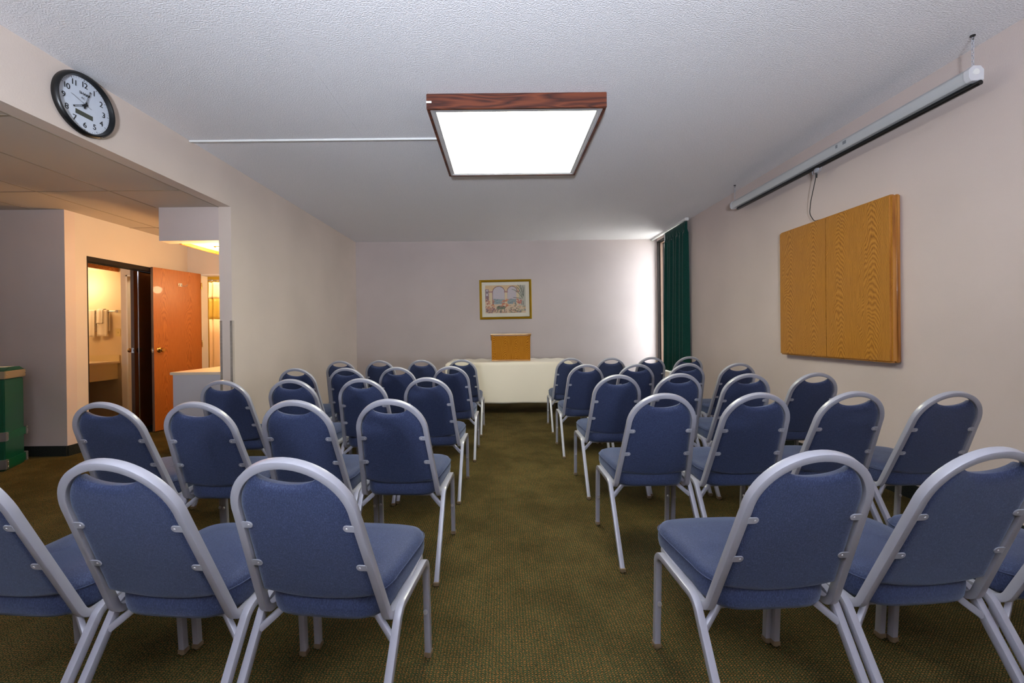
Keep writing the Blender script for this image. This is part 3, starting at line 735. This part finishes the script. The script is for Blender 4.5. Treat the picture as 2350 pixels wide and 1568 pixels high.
# ------------------------------------------------------------------ green trunk
ax = Vector((-.452, .892, 0)); ta = math.atan2(ax.y, ax.x)-PI/2
t = thing('travel_trunk', 'dark green display trunk with metal corner brackets by the short grey wall', 'trunk', (-4.35, 3.60, 0), ta)
# local: front right corner at origin, +y runs back along right face, -x to the left
TW, TD = .62, .29
b = MB(); b.box(-TW, 0, 0, TD, .0, .80); b.build('body', 'trunk_green', t, bevel=.006)
b = MB(); b.box(-TW-.012, .012, -.012, TD+.012, .805, .872); b.build('lid_rim', 'trunk_rim', t, bevel=.005)
b = MB(); b.prism([(-.008, .872), (TD+.008, .872), (TD*.75, .905), (TD*.2, .905)], 'x', -TW-.008, .008); b.build('lid', 'trunk_green', t, bevel=.004)
for i, (z0, z1) in enumerate(((.265, .335), (.02, .095))):
    b = MB(); b.box(-TW-.008, .008, -.008, TD+.03, z0, z1); o = b.build('band', 'trunk_band', t, bevel=.003)
    for (x0, x1, y0, y1) in ((-.055, .012, -.013, .03), (-.02, .0125, TD+.005, TD+.035)):
        c = MB(); c.box(x0, x1, y0, y1, z0-.004, z1+.004); q = c.build('corner_bracket', 'bracket_steel', o, bevel=.003)
for z in (.28, .32, .035, .08, .84):
    for (x, y) in ((.013, .012), (.013, TD+.022)):
        b = MB(); b.ball((x if z < .8 else .0125, y if z < .8 else min(y, TD), z), .005, seg=8); b.build('rivet', 'chrome', t)
b = MB(); b.box(-.14, -.02, .06, .2, .9055, .9065); b.build('paper_tag', 'paper', t, smooth=0)
b = MB(); b.box(-.16, -.03, -.002, -.0005, .58, .68); b.build('paper_tag', 'paper', t, smooth=0)

# ------------------------------------------------------------------ banquet chairs
TB = .0225
d_ = Vector((0, -.361, .9325)); nb = Vector((0, -.9325, -.361))   # along the back, and out of its rear face
O_ = Vector((0, -.062, .347)); TT = .557; RO = .171; T0 = TT-RO; WB = .200
def bk(x, t_, n=0): return Vector((x, 0, 0))+O_+d_*t_+nb*n
def make_chair():
    c = thing('banquet_chair', 'x', 'chair')
    prof = rrect(TB, TB, .0028, 2)
    # back frame (half path mirrored)
    rc = RO-TB/2
    half = [bk(rc*math.sin(PI/2*i/14), T0+rc*math.cos(PI/2*i/14)) for i in range(15)]
    wb = WB-TB/2
    low = fillet([half[-1], bk(wb, 0), Vector((wb+.002, .255, .378)), Vector((0, .262, .378))], [.042, .045], 6)
    half = half[:-1]+low
    loop = half+[Vector((-p.x, p.y, p.z)) for p in half[-2:0:-1]]
    b = MB(); b.sweep(loop, prof, nb, closed=True); b.build('back_frame', 'chair_metal', c, smooth=35)
    # legs
    xl = .2105
    for s_ in (-1, 1):
        zr = .366; my = .11
        fr_ = fillet([(s_*xl, my, zr), (s_*xl, .228, zr), (s_*xl, .248, .012)], [.042], 7)
        rr_ = fillet([(s_*xl, my, zr), (s_*xl, -.035, zr), (s_*xl, -.243, .012)], [.055], 6)
        for nm, pth, isf in (('leg', fr_, 1), ('leg', rr_, 0)):
            b = MB(); b.sweep(pth, prof, (1, 0, 0)); lg = b.build(nm, 'chair_metal', c, smooth=35)
            e = pth[-1]
            b = MB(); b.box(e.x-.013, e.x+.013, e.y-.013, e.y+.013, .006, .022); b.lathe([(0, 0), (.009, 0), (.012, .003), (.012, .007), (0, .007)], (e.x, e.y, 0), seg=14)
            b.build('glide', 'glide_plastic', lg, bevel=.001)['label'] = 'brown plastic foot glide'
            if isf:
                b = MB(); yb = .2365-.0113; b.cyl((e.x-s_*.003, yb, .178), (e.x, yb-.007, .178), .0075, seg=12); b.cyl((e.x, yb-.007, .178), (e.x, yb-.0075, .178), .003, seg=8)
                b.build('bolt', 'screw_metal', lg)
    # under-seat brace
    def brace(y, zc, zl, xc):
        p = fillet([(-xl+.008, y-.028, zl), (-xc, y, zc), (xc, y, zc), (xl-.008, y-.028, zl)], [.02, .02], 4)
        b = MB(); b.sweep(p, rrect(.020, .014, .003, 2), (0, 0, 1)); return b.build('brace', 'chair_metal', c, smooth=35)
    brace(-.045, .352, .302, .145); brace(.19, .36, .36, .16)
    # seat cushion
    b = MB()
    def seat_outline(a):
        # superellipse-like rounded trapezoid
        ca, sa = math.cos(a), math.sin(a); e = .42
        x = math.copysign(abs(ca)**e, ca); y = math.copysign(abs(sa)**e, sa)
        w_ = .181+.029*(y+1)/2; return x*w_, .112+y*.205
    lay = [(.80, .353), (.955, .356), (.985, .368), (.998, .388), (1.0, .408), (.985, .430), (.95, .4425), (.86, .4525), (.6, .459), (.3, .461)]
    n = 56; rings = []
    for sc2, z in lay:
        rings.append([b.bm.verts.new((seat_outline(2*PI*i/n)[0]*sc2, .112+(seat_outline(2*PI*i/n)[1]-.112)*sc2, z+(.010*(1 if z < .37 else .35) if seat_outline(2*PI*i/n)[1] > .02 else 0))) for i in range(n)])
    for A, B in zip(rings, rings[1:]):
        for i in range(n): b.bm.faces.new([A[i], A[(i+1) % n], B[(i+1) % n], B[i]])
    b.bm.faces.new(rings[0][::-1]); b.bm.faces.new(rings[-1]); st_ = b.build('seat', 'blue_fabric', c, smooth=60)
    b = MB(); pr_ = []
    for i in range(n):
        x, y = seat_outline(2*PI*i/n); pr_.append((x*1.001, .112+(y-.112)*1.001, .4265+(.0035 if y > .02 else 0)))
    b.sweep(pr_, rrect(.004, .004, .0019, 1), (0, 0, 1), closed=True); b.build('piping', 'blue_fabric', st_, smooth=60)
    # back pad
    def Wd(t_):
        if t_ <= T0: return (WB-(WB-RO)*(t_/T0))-TB-.001
        return math.sqrt(max(0, (RO-TB-.001)**2-(t_-T0)**2))
    TK = T0+math.sqrt((RO-TB-.001)**2-.078**2); TBm = .074
    def pad(front):
        def fn(u, v):
            uu = -1+2*u; e = abs(uu)
            tb = TBm+.026*uu*uu; tt = TK-.034*(1-uu*uu)**.95
            t_ = tb+(tt-tb)*v; x = uu*Wd(t_)
            ed = min(1, (1-e)*Wd(t_)/.022, (t_-tb)/.025, (tt-t_)/.030)
            s = math.sqrt(max(0, 1-(1-max(0, ed))**2))
            n_ = (.000+.009*s) if not front else (-.004-.026*s)
            return bk(x, t_, n_)
        return fn
    b = MB()
    b.grid(pad(False), 36, 40); b.grid(pad(True), 36, 40, True)
    # stitch rims
    us = [i/36 for i in range(37)]; vs_ = [i/40 for i in range(41)]
    def strip(L1, L2):
        for i in range(len(L1)-1): b.bm.faces.new([b.bm.verts.new(q) for q in (L1[i], L1[i+1], L2[i+1], L2[i])])
    f0, f1 = pad(False), pad(True)
    strip([f0(u, 0) for u in us], [f1(u, 0) for u in us]); strip([f0(u, 1) for u in us], [f1(u, 1) for u in us])
    strip([f0(0, v) for v in vs_], [f1(0, v) for v in vs_]); strip([f0(1, v) for v in vs_], [f1(1, v) for v in vs_])
    b.build('backrest', 'blue_fabric', c, smooth=60)
    # tabs holding the pad
    for t_ in (.215, .352):
        for s_ in (-1, 1):
            xo = s_*(Wd(t_)+.006); xi = s_*(Wd(t_)-.0145); b = MB()
            pts = [(xo, -.0105), (xo, .0105)]+[(xi+s_*.0105*(-math.sin(PI*i/8)) , .0105*math.cos(PI*i/8)) for i in range(9)]
            A = [b.bm.verts.new(bk(p[0], t_+p[1], .0085)) for p in pts]; B = [b.bm.verts.new(bk(p[0], t_+p[1], .0118)) for p in pts]
            b.bm.faces.new(A[::-1]); b.bm.faces.new(B)
            for i in range(len(A)): b.bm.faces.new([A[i], A[(i+1) % len(A)], B[(i+1) % len(A)], B[i]])
            q = b.build('bracket', 'bracket_metal', c, bevel=.0008, seg=1)
            b = MB(); p = bk(xi, t_, .0115); b.cyl(p, p+nb*.0016, .0036, .0028, seg=10); b.build('screw', 'screw_metal', q)
    return c
def kids(o): return list(o.children)
def copy_tree(o, parent=None):
    c = o.copy(); COL.objects.link(c); c.parent = parent
    for ch in kids(o): copy_tree(ch, c)
    return c
proto = make_chair(); used = [False]
def place(x, y, rz, label, group):
    o = proto if not used[0] else copy_tree(proto); used[0] = True
    o.location = (x, y, 0); o.rotation_euler = (0, 0, R(rz)); o['label'] = label; o['category'] = 'chair'; o['group'] = group
    return o
def xat(px, py, Yd):
    u, v = px-PPX, py-PPY
    a = u*math.cos(ROLL)-v*math.sin(ROLL); return a*Yd/F
rows = [ # (rear foot Y left, rear foot Y right, left chairs from aisle outwards, right chairs from aisle outwards): arch px, py, dy, yaw
 (1.012, 1.035, [(-.515,None,0.01,-6.5),(-.966,None,.018,-5.5),(-1.416,None,.03,-5)], [(.782,None,0.003,3),(1.229,None,.015,4.5),(1.679,None,.03,5)]),
 (1.911, 2.0, [(896,915,0,-2.5),(660,918,0,-2),(446,924,-.02,-1.5),(240,921,.0,-1.5)], [(1526,906,0,.5),(1745,900,-.01,1.5),(1971.6,901,-.0,1.5),(2190,902,-.03,1.5)]),
 (2.817, 2.865, [(982,864,0,-2),(829,867,-.02,-1.5),(664,867,-.02,-1.5),(509,871.7,-.05,-1.5)], [(1419,863,0,.5),(1564.5,858,.04,0),(1717,862,-.02,1),(1876.7,859,.0,1)]),
 (3.727, 3.79, [(1034,838,0,-1),(908,841,-.03,-1),(795,845,-.06,-1),(677,844,-.04,-1)], [(1346,836,0,0),(1463.4,837,-.02,0),(1580,836,-.02,.5),(1697.6,837,-.04,.5)]),
 (4.64, 4.72, [(1060,826,0,-1),(966.5,827,0,0),(868.5,828,0,0),(780,829,0,0)], [(1310,822,0,0),(1404,823,-.03,0),(1497,820,0,0),(1583,818,.03,0)]),
]
rown = ['nearest row', 'second nearest row', 'middle row', 'second farthest row', 'farthest row by the table']
seatn = ['on the aisle', 'second from the aisle', 'third from the aisle', 'at the outer end by the']
for ri, (yl, yr, Lc, Rc) in enumerate(rows):
    for side, yb, cs in (('left', yl, Lc), ('right', yr, Rc)):
        xs_ = [xat(px, py, yb+dy-.018) if py else px for px, py, dy, yaw in cs]
        for it in range(60):   # neighbours stand side by side, never inside each other
            for k in range(len(xs_)-1):
                g_ = abs(xs_[k+1]-xs_[k]); 
                if g_ < .4445 and cs[0][1]:
                    q_ = (.4446-g_)/2*(1 if side == 'right' else -1); xs_[k] -= q_; xs_[k+1] += q_
        for k, (px, py, dy, yaw) in enumerate(cs):
            Yo = yb+dy+.245
            xx = xs_[k]
            s = seatn[k] if k < 3 else 'at the wall end'
            if ri == 0 and k == 2: s = 'third from the aisle'
            place(xx, Yo, yaw+random.uniform(-.25, .25), 'blue banquet chair %s, %s, %s block' % (s, rown[ri], side), 'blue banquet chairs in rows')

# ------------------------------------------------------------------ lights
def area(name, loc_, rot, sx, sy, power, col, spread=None):
    l = bpy.data.lights.new(name, 'AREA'); l.shape = 'RECTANGLE'; l.size = sx; l.size_y = sy; l.energy = power; l.color = col[:3]
    if spread: l.spread = R(spread)
    o = bpy.data.objects.new(name, l); COL.objects.link(o); o.location = loc_; o.rotation_euler = rot; return o
area('bounce_flash', (-.25, -1.8, 1.1), (R(180-41), 0, 0), .3, .3, 205, (.90, .98, 1.12), 122)
area('rear_fill', (-.2, -.9, 1.3), (R(180), 0, 0), .3, .3, 45, (.80, .88, 1.1), 150)  # added fill, no fixture: lifts the near chairs and the ceiling above
l = bpy.data.lights.new('vestibule_light', 'POINT'); l.energy = 40; l.color = (1, .60, .24); l.shadow_soft_size = .06
o = bpy.data.objects.new('vestibule_light', l); COL.objects.link(o); o.location = (-3.02, 4.42, 1.97)
l = bpy.data.lights.new('bathroom_light', 'POINT'); l.energy = 32; l.color = (1, .76, .46); l.shadow_soft_size = .1
o = bpy.data.objects.new('bathroom_light', l); COL.objects.link(o); o.location = (-4.3, 6.1, 2.25)
# daylight
W = bpy.data.worlds.new('sky'); S.world = W; W.use_nodes = True
bg = W.node_tree.nodes['Background']; bg.inputs['Color'].default_value = (.86, .92, 1, 1); bg.inputs['Strength'].default_value = 10.5
p = area('window_portal', (XR+.21, (WY0+WY1)/2, (WZ0+WZ1)/2), (0, R(90), 0), WZ1-WZ0, WY1-WY0, 1, (1, 1, 1))
p.data.cycles.is_portal = True

vs = S.view_settings; vs.view_transform = 'Standard'; vs.look = 'None'; vs.gamma = 1; vs.use_curve_mapping = False
vs.exposure = 0.0
S.cycles.max_bounces = 10; S.cycles.diffuse_bounces = 6; S.cycles.glossy_bounces = 5
